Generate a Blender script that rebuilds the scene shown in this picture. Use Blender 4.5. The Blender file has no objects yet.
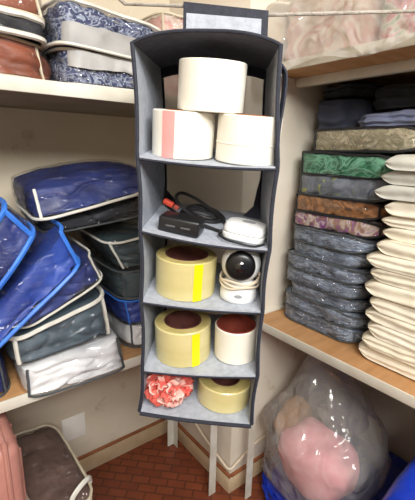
import bpy, bmesh, math, random
from mathutils import Vector as V, Matrix, noise as mnoise
PI = math.pi
S = bpy.context.scene
COL = S.collection
R = math.radians

# ------------------------------------------------------------------ camera
F, PITCH, ROLL, YAW, EYE = 380.0, R(14.3), R(1.3), R(38), 1.5
fh = V((math.sin(YAW), math.cos(YAW), 0)); rh = V((math.cos(YAW), -math.sin(YAW), 0)); UP = V((0, 0, 1))
fw = fh * math.cos(PITCH) - UP * math.sin(PITCH); u0 = UP * math.cos(PITCH) + fh * math.sin(PITCH)
cr = rh * math.cos(ROLL) + u0 * math.sin(ROLL); cu = u0 * math.cos(ROLL) - rh * math.sin(ROLL)
EYEP = V((0, 0, EYE))
def ray(x, y): return fw + cr * ((x - 207.5) / F) - cu * ((y - 250) / F)
def on_plane(x, y, p, n):
    r = ray(x, y); return EYEP + r * ((p - EYEP).dot(n) / r.dot(n))
def ony(x, y, Y): return on_plane(x, y, V((0, Y, 0)), V((0, 1, 0)))
def onx(x, y, X): return on_plane(x, y, V((X, 0, 0)), V((1, 0, 0)))
def onz(x, y, Z): return on_plane(x, y, V((0, 0, Z)), UP)
def ond(x, y, D): return on_plane(x, y, fh * D, fh)
cam = bpy.data.objects.new('camera', bpy.data.cameras.new('camera')); COL.objects.link(cam)
M3 = Matrix((cr, cu, -fw)).transposed()
cam.matrix_world = Matrix.Translation(EYEP) @ M3.to_4x4()
cam.data.sensor_fit = 'HORIZONTAL'; cam.data.sensor_width = 36; cam.data.lens = 36 * F / 415
cam.data.clip_start = .02
S.camera = cam

# ------------------------------------------------------------------ materials
def lin(c):
    return tuple(((v / 255) / 12.92 if v / 255 <= .04045 else ((v / 255 + .055) / 1.055) ** 2.4) for v in c)
def newmat(name):
    m = bpy.data.materials.new(name); m.use_nodes = True
    nt = m.node_tree; b = nt.nodes['Principled BSDF']
    return m, nt, b
def N(nt, t, **k):
    n = nt.nodes.new(t)
    for a, v in k.items():
        if a in n.inputs: n.inputs[a].default_value = v
        else: setattr(n, a, v)
    return n
def mat(name, c1, c2=None, rough=.6, scale=20, bump=0, bscale=None, metal=0, coat=0, detail=4, lo=.35, hi=.65, stretch=None, spec=.5, c3=None, sub=0, ridge=False):
    """two or three tone noise coloured material with a noise bump"""
    m, nt, b = newmat(name)
    b.inputs['Roughness'].default_value = rough; b.inputs['Metallic'].default_value = metal
    b.inputs['Coat Weight'].default_value = coat; b.inputs['Coat Roughness'].default_value = .12
    b.inputs['Specular IOR Level'].default_value = spec
    if sub: b.inputs['Subsurface Weight'].default_value = sub; b.inputs['Subsurface Radius'].default_value = (.02, .02, .012)
    tc = N(nt, 'ShaderNodeTexCoord'); mp = N(nt, 'ShaderNodeMapping')
    if stretch: mp.inputs['Scale'].default_value = stretch
    nt.links.new(tc.outputs['Object'], mp.inputs['Vector'])
    c2 = c2 or tuple(v * .9 for v in c1)
    no = N(nt, 'ShaderNodeTexNoise'); no.inputs['Scale'].default_value = scale; no.inputs['Detail'].default_value = detail
    rp = N(nt, 'ShaderNodeValToRGB')
    rp.color_ramp.elements[0].position = lo; rp.color_ramp.elements[0].color = (*lin(c2), 1)
    rp.color_ramp.elements[1].position = hi; rp.color_ramp.elements[1].color = (*lin(c1), 1)
    if c3:
        e = rp.color_ramp.elements.new((lo + hi) / 2); e.color = (*lin(c3), 1)
    nt.links.new(mp.outputs[0], no.inputs['Vector']); nt.links.new(no.outputs['Fac'], rp.inputs['Fac'])
    nt.links.new(rp.outputs[0], b.inputs['Base Color'])
    if bump:
        n2 = N(nt, 'ShaderNodeTexNoise'); n2.inputs['Scale'].default_value = bscale or scale * 2; n2.inputs['Detail'].default_value = 5
        bp = N(nt, 'ShaderNodeBump'); bp.inputs['Strength'].default_value = bump; bp.inputs['Distance'].default_value = .01
        if ridge: n2.noise_type = 'RIDGED_MULTIFRACTAL'; n2.inputs['Detail'].default_value = 2; n2.inputs['Distortion'].default_value = .6; bp.invert = True; bp.inputs['Distance'].default_value = .012
        nt.links.new(mp.outputs[0], n2.inputs['Vector']); nt.links.new(n2.outputs['Fac'], bp.inputs['Height'])
        nt.links.new(bp.outputs[0], b.inputs['Normal'])
    return m
def plastic(name, clear=.97, tint=(255, 255, 255), milky=.008, rough=.07, scale=13, bump=1.0, gloss=.4, wrinkle=2.6, flow=(.55, .55), dist=.05):
    """creased clear film: see-through, with a little milk and sharp highlights on its creases"""
    m, nt, b = newmat(name); nt.nodes.remove(b)
    out = nt.nodes['Material Output']
    tr = N(nt, 'ShaderNodeBsdfTransparent'); tr.inputs[0].default_value = (*lin(tint), 1)
    df = N(nt, 'ShaderNodeBsdfDiffuse'); df.inputs[0].default_value = (*lin(tint), 1)
    gl = N(nt, 'ShaderNodeBsdfGlossy'); gl.inputs['Roughness'].default_value = rough
    tc = N(nt, 'ShaderNodeTexCoord'); mp = N(nt, 'ShaderNodeMapping'); mp.inputs['Scale'].default_value = (*flow, wrinkle)
    no = N(nt, 'ShaderNodeTexNoise'); no.inputs['Scale'].default_value = scale; no.inputs['Detail'].default_value = 1.5; no.inputs['Distortion'].default_value = 1.4
    bp = N(nt, 'ShaderNodeBump'); bp.inputs['Strength'].default_value = bump; bp.inputs['Distance'].default_value = dist
    L = nt.links.new
    L(tc.outputs['Object'], mp.inputs[0]); L(mp.outputs[0], no.inputs['Vector']); L(no.outputs['Fac'], bp.inputs['Height'])
    for n in (df, gl): L(bp.outputs[0], n.inputs['Normal'])
    lw = N(nt, 'ShaderNodeLayerWeight'); lw.inputs['Blend'].default_value = .2
    m1 = N(nt, 'ShaderNodeMixShader'); m1.inputs[0].default_value = milky; L(tr.outputs[0], m1.inputs[1]); L(df.outputs[0], m1.inputs[2])
    mul = N(nt, 'ShaderNodeMath', operation='MULTIPLY'); mul.inputs[1].default_value = gloss; L(lw.outputs['Fresnel'], mul.inputs[0])
    ad = N(nt, 'ShaderNodeMath', operation='ADD'); ad.inputs[1].default_value = .05; L(mul.outputs[0], ad.inputs[0])
    m2 = N(nt, 'ShaderNodeMixShader'); L(ad.outputs[0], m2.inputs[0]); L(m1.outputs[0], m2.inputs[1]); L(gl.outputs[0], m2.inputs[2])
    L(m2.outputs[0], out.inputs[0])
    return m
def wallmat(name, c1, c2, stain):
    m, nt, b = newmat(name); b.inputs['Roughness'].default_value = .85; L = nt.links.new
    tc = N(nt, 'ShaderNodeTexCoord')
    n1 = N(nt, 'ShaderNodeTexNoise'); n1.inputs['Scale'].default_value = 3; n1.inputs['Detail'].default_value = 6
    r1 = N(nt, 'ShaderNodeValToRGB'); r1.color_ramp.elements[0].color = (*lin(c2), 1); r1.color_ramp.elements[1].color = (*lin(c1), 1)
    r1.color_ramp.elements[0].position = .3; r1.color_ramp.elements[1].position = .65
    n2 = N(nt, 'ShaderNodeTexNoise'); n2.inputs['Scale'].default_value = 7; n2.inputs['Detail'].default_value = 8; n2.inputs['Roughness'].default_value = .7
    r2 = N(nt, 'ShaderNodeValToRGB'); r2.color_ramp.elements[0].position = .60; r2.color_ramp.elements[1].position = .72
    r2.color_ramp.elements[1].color = (.55, .55, .55, 1)
    mx = N(nt, 'ShaderNodeMix', data_type='RGBA'); mx.inputs[7].default_value = (*lin(stain), 1)
    L(tc.outputs['Object'], n1.inputs['Vector']); L(tc.outputs['Object'], n2.inputs['Vector'])
    L(n1.outputs['Fac'], r1.inputs[0]); L(n2.outputs['Fac'], r2.inputs[0]); L(r2.outputs[0], mx.inputs[0]); L(r1.outputs[0], mx.inputs[6])
    L(mx.outputs[2], b.inputs['Base Color'])
    bp = N(nt, 'ShaderNodeBump'); bp.inputs['Strength'].default_value = .15; bp.inputs['Distance'].default_value = .01
    L(n2.outputs['Fac'], bp.inputs['Height']); L(bp.outputs[0], b.inputs['Normal'])
    return m
def tilemat(name):
    m, nt, b = newmat(name); b.inputs['Roughness'].default_value = .45; L = nt.links.new
    tc = N(nt, 'ShaderNodeTexCoord'); mp = N(nt, 'ShaderNodeMapping'); mp.inputs['Rotation'].default_value = (0, 0, R(45))
    br = N(nt, 'ShaderNodeTexBrick'); br.offset = .5
    for k, v in (('Color1', lin((132, 70, 44))), ('Color2', lin((112, 56, 36))), ('Mortar', lin((92, 50, 34)))): br.inputs[k].default_value = (*v, 1)
    br.inputs['Scale'].default_value = 1; br.inputs['Mortar Size'].default_value = .004
    br.inputs['Brick Width'].default_value = .085; br.inputs['Row Height'].default_value = .0425
    no = N(nt, 'ShaderNodeTexNoise'); no.inputs['Scale'].default_value = 9; no.inputs['Detail'].default_value = 6
    rp = N(nt, 'ShaderNodeValToRGB'); rp.color_ramp.elements[0].color = (.6, .6, .6, 1); rp.color_ramp.elements[1].color = (1.3, 1.2, 1.1, 1)
    mx = N(nt, 'ShaderNodeMix', data_type='RGBA', blend_type='MULTIPLY'); mx.inputs[0].default_value = 1
    L(tc.outputs['Object'], mp.inputs[0]); L(mp.outputs[0], br.inputs['Vector']); L(tc.outputs['Object'], no.inputs['Vector'])
    L(no.outputs['Fac'], rp.inputs[0]); L(br.outputs['Color'], mx.inputs[6]); L(rp.outputs[0], mx.inputs[7]); L(mx.outputs[2], b.inputs['Base Color'])
    bp = N(nt, 'ShaderNodeBump'); bp.inputs['Strength'].default_value = .4; bp.inputs['Distance'].default_value = .003
    L(br.outputs['Fac'], bp.inputs['Height']); bp.invert = True; L(bp.outputs[0], b.inputs['Normal'])
    return m
def pattern(name, cols, scale=22, rough=.7, stretch=None, bump=.3):
    """printed cloth: patches of several colours"""
    m, nt, b = newmat(name); b.inputs['Roughness'].default_value = rough; L = nt.links.new
    tc = N(nt, 'ShaderNodeTexCoord'); mp = N(nt, 'ShaderNodeMapping')
    if stretch: mp.inputs['Scale'].default_value = stretch
    no = N(nt, 'ShaderNodeTexNoise'); no.inputs['Scale'].default_value = scale; no.inputs['Detail'].default_value = 2; no.inputs['Distortion'].default_value = 2
    rp = N(nt, 'ShaderNodeValToRGB'); cr_ = rp.color_ramp
    cr_.elements[0].position = .28; cr_.elements[0].color = (*lin(cols[0]), 1)
    cr_.elements[1].position = .72; cr_.elements[1].color = (*lin(cols[-1]), 1)
    for i, c in enumerate(cols[1:-1]):
        e = cr_.elements.new(.28 + .44 * (i + 1) / (len(cols) - 1)); e.color = (*lin(c), 1)
    L(tc.outputs['Object'], mp.inputs[0]); L(mp.outputs[0], no.inputs['Vector']); L(no.outputs['Fac'], rp.inputs[0]); L(rp.outputs[0], b.inputs['Base Color'])
    if bump:
        bp = N(nt, 'ShaderNodeBump'); bp.inputs['Strength'].default_value = bump; bp.inputs['Distance'].default_value = .01
        L(no.outputs['Fac'], bp.inputs['Height']); L(bp.outputs[0], b.inputs['Normal'])
    return m

WALL = wallmat('plaster_cream', (218, 207, 186), (202, 190, 167), (150, 116, 82))
WALL2 = wallmat('plaster_pale', (226, 217, 201), (212, 202, 184), (182, 160, 130))
TILE = tilemat('terracotta_tile')
SKIRT = mat('skirting_tile', (205, 185, 155), (185, 160, 125), .4, 6)
SKIRTLINE = mat('skirting_line', (150, 95, 60), (130, 75, 45), .5, 10)
CEIL = mat('ceiling_paint', (235, 232, 225), (228, 225, 218), .9, 5)
WOOD = mat('tan_board', (192, 146, 100), (172, 126, 80), .55, 5, stretch=(1, 8, 8), lo=.3, hi=.7, bump=.05)
BROWNWOOD = mat('brown_board', (140, 100, 70), (120, 82, 55), .6, 6, stretch=(6, 1, 6))
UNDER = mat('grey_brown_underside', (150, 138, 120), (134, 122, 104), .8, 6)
TRIM = mat('white_edge_trim', (226, 222, 208), (206, 200, 184), .45, 8)
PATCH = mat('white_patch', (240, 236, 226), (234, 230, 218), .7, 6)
STEEL = mat('white_steel', (214, 211, 200), (190, 184, 168), .4, 12)
ORG = mat('grey_felt', (172, 177, 186), (156, 161, 170), .9, 60, bump=.25, bscale=180)
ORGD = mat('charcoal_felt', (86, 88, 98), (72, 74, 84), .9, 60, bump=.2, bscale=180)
BIND = mat('navy_binding', (40, 43, 56), (30, 33, 44), .75, 80, bump=.2)
BACKM0 = mat('taupe_mesh', (140, 130, 118), (122, 112, 100), .95, 90, bump=.2, bscale=300)
def sheer(name, c, k):
    """thin netting: part of the light passes straight through, part is scattered to both sides"""
    m, nt, b = newmat(name); nt.nodes.remove(b); L = nt.links.new
    tr = N(nt, 'ShaderNodeBsdfTransparent'); df = N(nt, 'ShaderNodeBsdfDiffuse'); tl = N(nt, 'ShaderNodeBsdfTranslucent')
    df.inputs[0].default_value = (*lin(c), 1); tl.inputs[0].default_value = (*lin(c), 1)
    m1 = N(nt, 'ShaderNodeMixShader'); m1.inputs[0].default_value = .5; m2 = N(nt, 'ShaderNodeMixShader'); m2.inputs[0].default_value = 1 - k
    L(df.outputs[0], m1.inputs[1]); L(tl.outputs[0], m1.inputs[2]); L(tr.outputs[0], m2.inputs[1]); L(m1.outputs[0], m2.inputs[2]); L(m2.outputs[0], nt.nodes['Material Output'].inputs[0])
    return m
BACKM = sheer('taupe_netting', (176, 168, 156), .46)
ROLLW = mat('white_roll', (240, 236, 224), (232, 226, 210), .5, 6)
ROLLCORE = mat('cardboard_core', (176, 120, 84), (150, 96, 64), .8, 30)
REDCORE = mat('red_core', (150, 66, 48), (122, 46, 34), .7, 30)
DARKCORE = mat('dark_core', (110, 62, 52), (84, 44, 40), .7, 30)
TAPE = mat('clear_tape', (212, 200, 146), (203, 190, 132), .22, 4, stretch=(1, 1, 6), coat=.6, sub=.15)
TAPETOP = mat('tape_side', (196, 180, 118), (178, 160, 98), .4, 40)
YEL = mat('yellow_label', (240, 226, 20), (230, 214, 10), .4, 10)
PINKL = mat('pink_label', (232, 164, 158), (224, 152, 148), .6, 10)
BLACKP = mat('black_plastic', (30, 30, 32), (24, 24, 26), .35, 20)
BLACKR = mat('black_rubber', (34, 33, 34), (26, 26, 27), .5, 30)
WHITEP = mat('white_plastic', (238, 238, 236), (230, 230, 228), .3, 8, coat=.3)
GREYP = mat('grey_plastic', (150, 152, 155), (135, 137, 140), .4, 8)
PORT = mat('port_grey', (96, 96, 98), (80, 80, 82), .4, 8)
CREAMC = mat('cream_cable', (220, 206, 184), (206, 190, 166), .5, 20)
ORANGE = mat('orange_plug', (190, 66, 40), (168, 52, 32), .45, 20)
LENS = mat('lens_glass', (10, 10, 14), (14, 14, 20), .08, 8, coat=1)
LENSP = mat('face_black', (12, 12, 14), (9, 9, 11), .3, 8)
PETR = mat('red_petal', (228, 112, 98), (206, 78, 70), .8, 25)
PETW = mat('pale_petal', (240, 196, 184), (232, 170, 158), .8, 25)
ROPE = mat('pale_rope', (178, 172, 162), (150, 142, 130), .8, 60, bump=.5, bscale=200)
FILM = plastic('clear_film')
FILM2 = plastic('clear_film_soft', milky=.05, scale=10, bump=.6)
FILMW = plastic('milky_film', milky=.24, tint=(245, 243, 238), scale=9, bump=1.0, wrinkle=1.2, gloss=.6, rough=.07, flow=(1, 1), dist=.04)
FILMB = plastic('thin_bag_film', milky=.22, tint=(246, 240, 234), scale=8, bump=.8, wrinkle=1, gloss=.6, flow=(1, 1), dist=.035)
FILMC = plastic('crinkled_film', milky=.02, scale=30, bump=1.0, rough=.07, gloss=.5, wrinkle=1.8, flow=(.8, .8), dist=.035)
BAND = mat('grey_band', (182, 180, 176), (150, 148, 146), .5, 8)
NAVY = mat('navy_quilt', (44, 60, 124), (26, 36, 86), .55, 12, bump=.5, bscale=7, ridge=True)
BLUE = mat('blue_quilt', (50, 80, 168), (32, 52, 126), .5, 9, bump=.6, bscale=6, ridge=True)
BLUE2 = mat('dark_blue_quilt', (42, 62, 136), (24, 36, 92), .5, 12, bump=.6, bscale=7, ridge=True)
TEAL = mat('slate_teal_quilt', (88, 104, 114), (58, 72, 82), .6, 10, bump=.5, bscale=6, ridge=True)
DTEAL = mat('dark_teal_quilt', (62, 78, 82), (38, 48, 52), .6, 10, bump=.5, bscale=6, ridge=True)
BLACKQ = mat('black_quilt', (36, 38, 46), (20, 21, 28), .6, 10, bump=.5, bscale=6, ridge=True)
WHITEQ = mat('white_quilt', (240, 240, 240), (222, 222, 224), .7, 7, bump=.5, bscale=5, ridge=True)
RUST = mat('rust_quilt', (146, 78, 50), (98, 46, 28), .5, 8, bump=.5, bscale=5, ridge=True, stretch=(1, 1, 2))
BLUEPAT = pattern('blue_floral_quilt', [(26, 34, 66), (36, 50, 98), (28, 38, 76), (168, 176, 192), (30, 42, 84), (40, 56, 104), (150, 146, 120)], 26, stretch=(1, 1, 1.6))
BROWNQ = mat('brown_quilt', (116, 92, 82), (92, 70, 62), .6, 8, bump=.4, bscale=5, ridge=True)
PINKC = pattern('pink_red_cloth', [(204, 180, 166), (210, 192, 176), (196, 146, 136), (214, 200, 186), (204, 182, 168), (184, 118, 108)], 5)
GREENC = pattern('green_pink_cloth', [(96, 140, 104), (204, 196, 180), (196, 92, 110), (110, 150, 110)], 14)
PIPEW = mat('white_piping', (226, 224, 214), (206, 202, 190), .5, 20)
PIPEB = mat('bright_blue_piping', (66, 130, 226), (48, 108, 204), .4, 20)
PIPEK = mat('black_piping', (30, 30, 34), (22, 22, 26), .6, 20)
PIPEG = mat('dark_grey_piping', (84, 88, 90), (66, 70, 72), .6, 20)
PIPEC = mat('cream_piping', (206, 196, 172), (188, 176, 150), .6, 20)
BEIGEP = pattern('beige_print', [(108, 100, 72), (168, 156, 122), (126, 118, 86), (190, 178, 148), (136, 110, 76)], 17)
GREENP = pattern('green_print', [(24, 74, 52), (52, 124, 90), (120, 176, 146), (36, 96, 68), (80, 148, 116)], 15, stretch=(1, 1, 1.5))
GREYY = pattern('grey_yellow_print', [(96, 104, 118), (132, 138, 148), (116, 122, 132), (104, 112, 124), (186, 190, 60)], 11)
ORANGEP = pattern('orange_brown_print', [(84, 60, 44), (150, 100, 58), (180, 126, 78), (116, 80, 52), (160, 124, 90)], 11)
FLORAL = pattern('purple_floral_print', [(196, 176, 148), (150, 90, 150), (176, 140, 110), (222, 206, 200), (128, 56, 128), (190, 150, 100)], 11)
DENIM = pattern('blue_grey_print', [(70, 80, 98), (120, 132, 150), (90, 102, 122), (164, 174, 188), (82, 94, 114), (134, 146, 164)], 20, stretch=(1, .6, 3.2))
CREAM = mat('cream_cotton', (240, 232, 212), (228, 218, 194), .8, 6, bump=.2, bscale=14, stretch=(1, .6, 4))
PALEG = mat('pale_grey_cotton', (204, 202, 190), (186, 184, 174), .7, 6, bump=.2, bscale=14)
BLACKC = mat('black_cloth', (30, 31, 38), (18, 19, 24), .85, 12, bump=.4)
SLATE = mat('slate_blue_cloth', (132, 140, 168), (110, 118, 146), .85, 12, bump=.3)
NAVYC = mat('dark_navy_cloth', (58, 62, 78), (42, 45, 60), .85, 12, bump=.4)
PINKS = mat('pink_soft', (250, 186, 202), (246, 170, 190), .9, 30, bump=.2)
TANS = mat('tan_plush', (190, 152, 104), (170, 130, 84), .95, 40, bump=.5, bscale=120)
GREYS = mat('grey_plush', (92, 92, 104), (76, 76, 88), .95, 40, bump=.5, bscale=120)
BLUEB = mat('royal_blue_film', (26, 64, 200), (16, 44, 160), .35, 5, bump=.5, bscale=9, coat=.2)
CASE = mat('dusty_pink_shell', (196, 142, 128), (184, 128, 116), .4, 12)

# ------------------------------------------------------------------ builders
def link(name, bm, m, parent=None, smooth=True, ang=40):
    me = bpy.data.meshes.new(name)
    bmesh.ops.recalc_face_normals(bm, faces=bm.faces[:])
    bm.to_mesh(me); bm.free()
    if isinstance(m, (list, tuple)):
        for x in m: me.materials.append(x)
    else: me.materials.append(m)
    o = bpy.data.objects.new(name, me); COL.objects.link(o)
    if smooth:
        me.polygons.foreach_set('use_smooth', [True] * len(me.polygons))
        try: me.set_sharp_from_angle(angle=R(ang))
        except Exception: pass
    if parent:
        o.parent = parent
        o.matrix_parent_inverse = parent.matrix_world.inverted()
    return o
def tag(o, label=None, cat=None, group=None, kind=None):
    if label: o['label'] = label
    if cat: o['category'] = cat
    if group: o['group'] = group
    if kind: o['kind'] = kind
    return o
def thing(name, label, cat, loc, group=None):
    o = bpy.data.objects.new(name, None); COL.objects.link(o); o.location = loc
    o.empty_display_size = .05
    o.matrix_world = Matrix.Translation(V(loc))
    return tag(o, label, cat, group)
def struct(name, bm, m, parent=None):
    o = link(name, bm, m, parent); o['kind'] = 'structure'; return o
def box(bm, lo, hi, bev=0, mtx=None, seg=2):
    r = bmesh.ops.create_cube(bm, size=1); vs = r['verts']
    lo, hi = V(lo), V(hi)
    for v in vs: v.co = V(((lo[i] + hi[i]) / 2 + v.co[i] * (hi[i] - lo[i]) for i in range(3)))
    if bev:
        es = list({e for v in vs for e in v.link_edges})
        rr = bmesh.ops.bevel(bm, geom=es, offset=bev, segments=seg, affect='EDGES', profile=.5)
        vs = list({v for f in rr['faces'] for v in f.verts} | {v for v in vs if v.is_valid})
    if mtx is not None:
        for v in vs: v.co = mtx @ v.co
    return bm
def tube(bm, pts, r, seg=8, closed=False, flat=1.0):
    pts = [V(p) for p in pts]; n = len(pts); rings = []
    prev = None
    for i, p in enumerate(pts):
        if closed: t = pts[(i + 1) % n] - pts[i - 1]
        else: t = pts[min(i + 1, n - 1)] - pts[max(i - 1, 0)]
        if t.length < 1e-9: t = V((0, 0, 1))
        t.normalize()
        if prev is None:
            a = V((0, 0, 1)) if abs(t.z) < .9 else V((1, 0, 0))
            nrm = (a - t * a.dot(t)).normalized()
        else:
            nrm = prev - t * prev.dot(t)
            nrm = nrm.normalized() if nrm.length > 1e-6 else t.orthogonal().normalized()
        prev = nrm; b = t.cross(nrm)
        rr = r[i] if isinstance(r, (list, tuple)) else r
        rings.append([bm.verts.new(p + nrm * (math.cos(2 * PI * k / seg) * rr) + b * (math.sin(2 * PI * k / seg) * rr * flat)) for k in range(seg)])
    for i in range(n if closed else n - 1):
        A, B = rings[i], rings[(i + 1) % n]
        for k in range(seg): bm.faces.new((A[k], A[(k + 1) % seg], B[(k + 1) % seg], B[k]))
    if not closed:
        bm.faces.new(rings[0][::-1]); bm.faces.new(rings[-1])
    return bm
def spline(pts, k=8, closed=False):
    pts = [V(p) for p in pts]; n = len(pts); out = []
    for i in range(n if closed else n - 1):
        if closed: a, b, c, d = pts[i - 1], pts[i], pts[(i + 1) % n], pts[(i + 2) % n]
        else: a, b, c, d = pts[max(i - 1, 0)], pts[i], pts[i + 1], pts[min(i + 2, n - 1)]
        for j in range(k):
            t = j / k
            out.append(.5 * ((2 * b) + (c - a) * t + (2 * a - 5 * b + 4 * c - d) * t * t + (3 * b - a - 3 * c + d) * t ** 3))
    if not closed: out.append(pts[-1])
    return out
def lathe(bm, prof, seg=48, mtx=None, closed=False):
    """profile of (radius, z) turned round z"""
    rings = []
    for (r, z) in prof:
        if r < 1e-6: rings.append([bm.verts.new((0, 0, z))])
        else: rings.append([bm.verts.new((r * math.cos(2 * PI * k / seg), r * math.sin(2 * PI * k / seg), z)) for k in range(seg)])
    n = len(rings)
    for i in range(n if closed else n - 1):
        A, B = rings[i], rings[(i + 1) % n]
        for k in range(seg):
            a, b = k, (k + 1) % seg
            if len(A) == 1 and len(B) == 1: continue
            if len(A) == 1: bm.faces.new((A[0], B[a], B[b]))
            elif len(B) == 1: bm.faces.new((A[a], A[b], B[0]))
            else: bm.faces.new((A[a], A[b], B[b], B[a]))
    if mtx is not None:
        for ring in rings:
            for v in ring: v.co = mtx @ v.co
    return bm
def grid(bm, f, nu, nv, thick=None):
    """a sheet f(u, v); with thick (a function giving the offset vector) it becomes a closed slab"""
    def layer(off):
        return [[bm.verts.new(f(i / nu, j / nv) + (off(i / nu, j / nv) if off else V((0, 0, 0)))) for j in range(nv + 1)] for i in range(nu + 1)]
    A = layer(None)
    for i in range(nu):
        for j in range(nv): bm.faces.new((A[i][j], A[i + 1][j], A[i + 1][j + 1], A[i][j + 1]))
    if thick:
        B = layer(thick)
        for i in range(nu):
            for j in range(nv): bm.faces.new((B[i][j], B[i][j + 1], B[i + 1][j + 1], B[i + 1][j]))
        for i in range(nu):
            bm.faces.new((A[i][0], B[i][0], B[i + 1][0], A[i + 1][0])); bm.faces.new((A[i][nv], A[i + 1][nv], B[i + 1][nv], B[i][nv]))
        for j in range(nv):
            bm.faces.new((A[0][j], A[0][j + 1], B[0][j + 1], B[0][j])); bm.faces.new((A[nu][j], B[nu][j], B[nu][j + 1], A[nu][j + 1]))
    return bm
def hexa(f, n):
    """closed surface of the unit cube pushed through f, n = cells per side"""
    bm = bmesh.new(); key = {}
    nu, nv, nw = n
    def vert(i, j, k):
        if (i, j, k) not in key: key[(i, j, k)] = bm.verts.new(f(i / nu, j / nv, k / nw))
        return key[(i, j, k)]
    for i in range(nu):
        for j in range(nv):
            for k in (0, nw): bm.faces.new((vert(i, j, k), vert(i + 1, j, k), vert(i + 1, j + 1, k), vert(i, j + 1, k)))
    for i in range(nu):
        for k in range(nw):
            for j in (0, nv): bm.faces.new((vert(i, j, k), vert(i + 1, j, k), vert(i + 1, j, k + 1), vert(i, j, k + 1)))
    for j in range(nv):
        for k in range(nw):
            for i in (0, nu): bm.faces.new((vert(i, j, k), vert(i, j + 1, k), vert(i, j + 1, k + 1), vert(i, j, k + 1)))
    return bm
def soft(BL, BR, TR, TL, D, seed=0, bt=.02, bf=.004, be=.004, nz=.006, nf=9, rnd=.018, pinch=0.0, pst=.8, bb=0.0):
    """mapping of the unit cube (u along the front, v into the depth, w up) to a stuffed bag with the front face BL BR TR TL"""
    BL, BR, TR, TL, D = map(V, (BL, BR, TR, TL, D))
    eu = ((BR - BL) + (TR - TL)).normalized(); ew = ((TL - BL) + (TR - BR)).normalized(); ev = D.normalized()
    off = V((seed * 7.13, seed * 3.7, seed * 1.9))
    Lu, Lv, Lw = max((BR - BL).length, (TR - TL).length), D.length, ((TL - BL).length + (TR - BR).length) / 2
    def f(u, v, w, ins=0.0):
        """ins pulls the surface inwards (the stuffing inside the film)"""
        ku, kv, kw = 1 - 2 * ins / Lu, 1 - 2 * ins / Lv, 1 - 2 * ins / Lw
        U, Vv, W = .5 + (u - .5) * ku, .5 + (v - .5) * kv, .5 + (w - .5) * kw
        if pinch:
            s = max(0, (U - pst) / (1 - pst)); W = .5 + (W - .5) * (1 - pinch * s * s)
        p = (BL * (1 - U) + BR * U) * (1 - W) + (TL * (1 - U) + TR * U) * W + D * Vv
        a, b, c = 1 - (2 * U - 1) ** 2, 1 - (2 * Vv - 1) ** 2, 1 - (2 * W - 1) ** 2
        a2, b2 = 1 - (2 * U - 1) ** 6, 1 - (2 * Vv - 1) ** 6
        p = p + ew * (bt * (a * b) ** .6 * max(0, 2 * W - 1)) - ew * (bb * a2 * b2 * max(0, 1 - 2 * W))
        p = p + ev * (bf * a2 * c * (2 * Vv - 1)) + eu * (be * b2 * c * (2 * U - 1))
        x, y, z_ = 2 * U - 1, 2 * Vv - 1, 2 * W - 1
        p = p - eu * (rnd * x * y ** 8) - ev * (rnd * y * x ** 8)
        q = p * nf + off
        n = mnoise.noise_vector(q) + .6 * mnoise.noise_vector(q * 2.3) + .35 * mnoise.noise_vector(q * 5.1)
        n.z *= max(.15, min(1, W * 3))
        amp = nz * (.4 + .6 * max(a * b, a * c, b * c))
        return p + n * amp
    f.eu, f.ev, f.ew = eu, ev, ew
    return f
def edge_path(f, kind, n=22):
    e = 1e-3
    out = []
    t = [i / n for i in range(n + 1)]
    def loop(w): return [f(x, 0, w) for x in t] + [f(1, x, w) for x in t[1:]] + [f(1 - x, 1, w) for x in t[1:]] + [f(0, 1 - x, w) for x in t[1:-1]]
    if kind == 'top': return loop(1), True
    if kind == 'bottom': return loop(0), True
    if kind == 'vr': return [f(1, 0, x) for x in t], False
    if kind == 'vl': return [f(0, 0, x) for x in t], False
    if kind == 'vrb': return [f(1, 1, x) for x in t], False
    if kind == 'right': return [f(1, x, 0) for x in t] + [f(1, 1, x) for x in t[1:]] + [f(1, 1 - x, 1) for x in t[1:]] + [f(1, 0, 1 - x) for x in t[1:-1]], True
    if kind == 'mid': return [f(x, 0, .5) for x in t], False
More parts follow.
